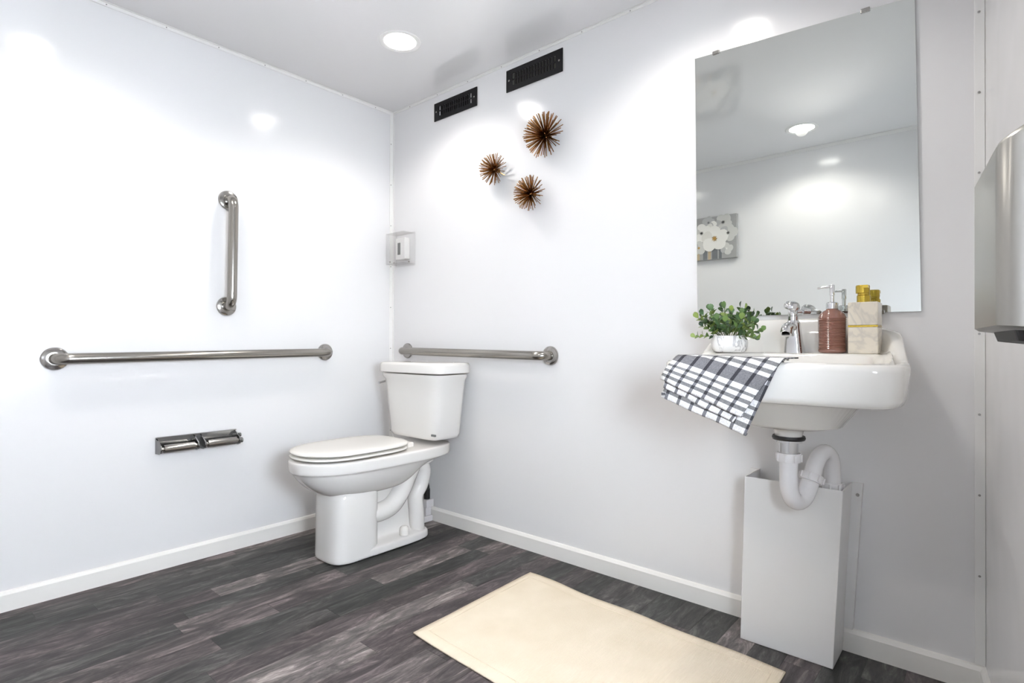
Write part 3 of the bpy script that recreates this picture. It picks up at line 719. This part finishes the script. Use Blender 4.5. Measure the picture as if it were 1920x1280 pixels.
# ------------------------------------------------------------------ rug
bm = bmesh.new(); nx, ny = 60, 40; cs = [(1.142, -.197), (2.085, -.250), (2.09, -.85), (1.155, -.786)]
def rp(s, q):
    x = (cs[0][0]*(1-s)+cs[1][0]*s)*(1-q)+(cs[3][0]*(1-s)+cs[2][0]*s)*q; y = (cs[0][1]*(1-s)+cs[1][1]*s)*(1-q)+(cs[3][1]*(1-s)+cs[2][1]*s)*q
    y += .004*math.sin(s*16)*(1-q)-.003*math.sin(s*9+1)*q; z = .006+.0025*max(0, math.sin(s*9.5+.6+q*1.5))*abs(math.cos(q*2.2+s))
    return (x, y, z)
g = [[bm.verts.new(rp(i/nx, j/ny)) for j in range(ny+1)] for i in range(nx+1)]
for i in range(nx):
    for j in range(ny): bm.faces.new((g[i][j], g[i+1][j], g[i+1][j+1], g[i][j+1]))
rug = finish('bath_rug', bm, M_RUG, smooth=True); md = rug.modifiers.new('thickness', 'SOLIDIFY'); md.thickness = .005; md.offset = -1
tag(rug, 'cream cotton rug lying on the grey plank floor', 'rug')
hem = bmesh.new()
for q in (.07,):
    tube(hem, [Vector(rp(.03+.94*k/50, q))+Vector((0, 0, .0006)) for k in range(51)], .0012, 6); tube(hem, [Vector(rp(.03+.94*k/50, 1-q))+Vector((0, 0, .0006)) for k in range(51)], .0012, 6)
tube(hem, [Vector(rp(.03, .07+.86*k/40))+Vector((0, 0, .0006)) for k in range(41)], .0012, 6); tube(hem, [Vector(rp(.97, .07+.86*k/40))+Vector((0, 0, .0006)) for k in range(41)], .0012, 6)
finish('hem_stitch', hem, M_RUG, rug, smooth=True)

# ------------------------------------------------------------------ wall dispenser on the right wall
wd = Vector((SK, -1, 0)).normalized(); wn = Vector((-1, -SK, 0)).normalized()
def rw(s, d, z): return Vector((W0, 0, 0))+wd*s+wn*d+Vector((0, 0, z))
t = empty('steel_dispenser', rw(.96, 0, .92), 'brushed steel wall dispenser at the right edge, dark slot underneath', 'dispenser')
S0, S1, DD = .838, 1.082, .106
def plan(inset, zf, n=8):
    out = [(S0+inset, .0), (S0+inset, DD*.55)]; r = .03
    for k in range(n+1):
        a = math.pi-k/n*math.pi/2; out.append((S0+inset+r+r*math.cos(a), DD-inset-r+r*math.sin(a)))
    for k in range(n+1):
        a = math.pi/2-k/n*math.pi/2; out.append((S1-inset-r+r*math.cos(a), DD-inset-r+r*math.sin(a)))
    out += [(S1-inset, DD*.55), (S1-inset, 0)]
    return [rw(s, d, zf(d)) for s, d in out]
bm = bmesh.new()
ztop = lambda d: 1.130+(DD-d)*.55
loft(bm, [plan(.004, lambda d: .921-(DD-d)*.12), plan(0, lambda d: .924-(DD-d)*.12), plan(0, lambda d: ztop(d)-.006), plan(.003, lambda d: ztop(d)-.001), plan(.008, ztop)])
local(finish('body', bm, M_DISP, smooth=True, angle=35), t)
bm = bmesh.new(); loft(bm, [plan(.022, lambda d: .909-(DD-d)*.12), plan(.018, lambda d: .922-(DD-d)*.12)]); local(finish('outlet', bm, M_BLACK), t)
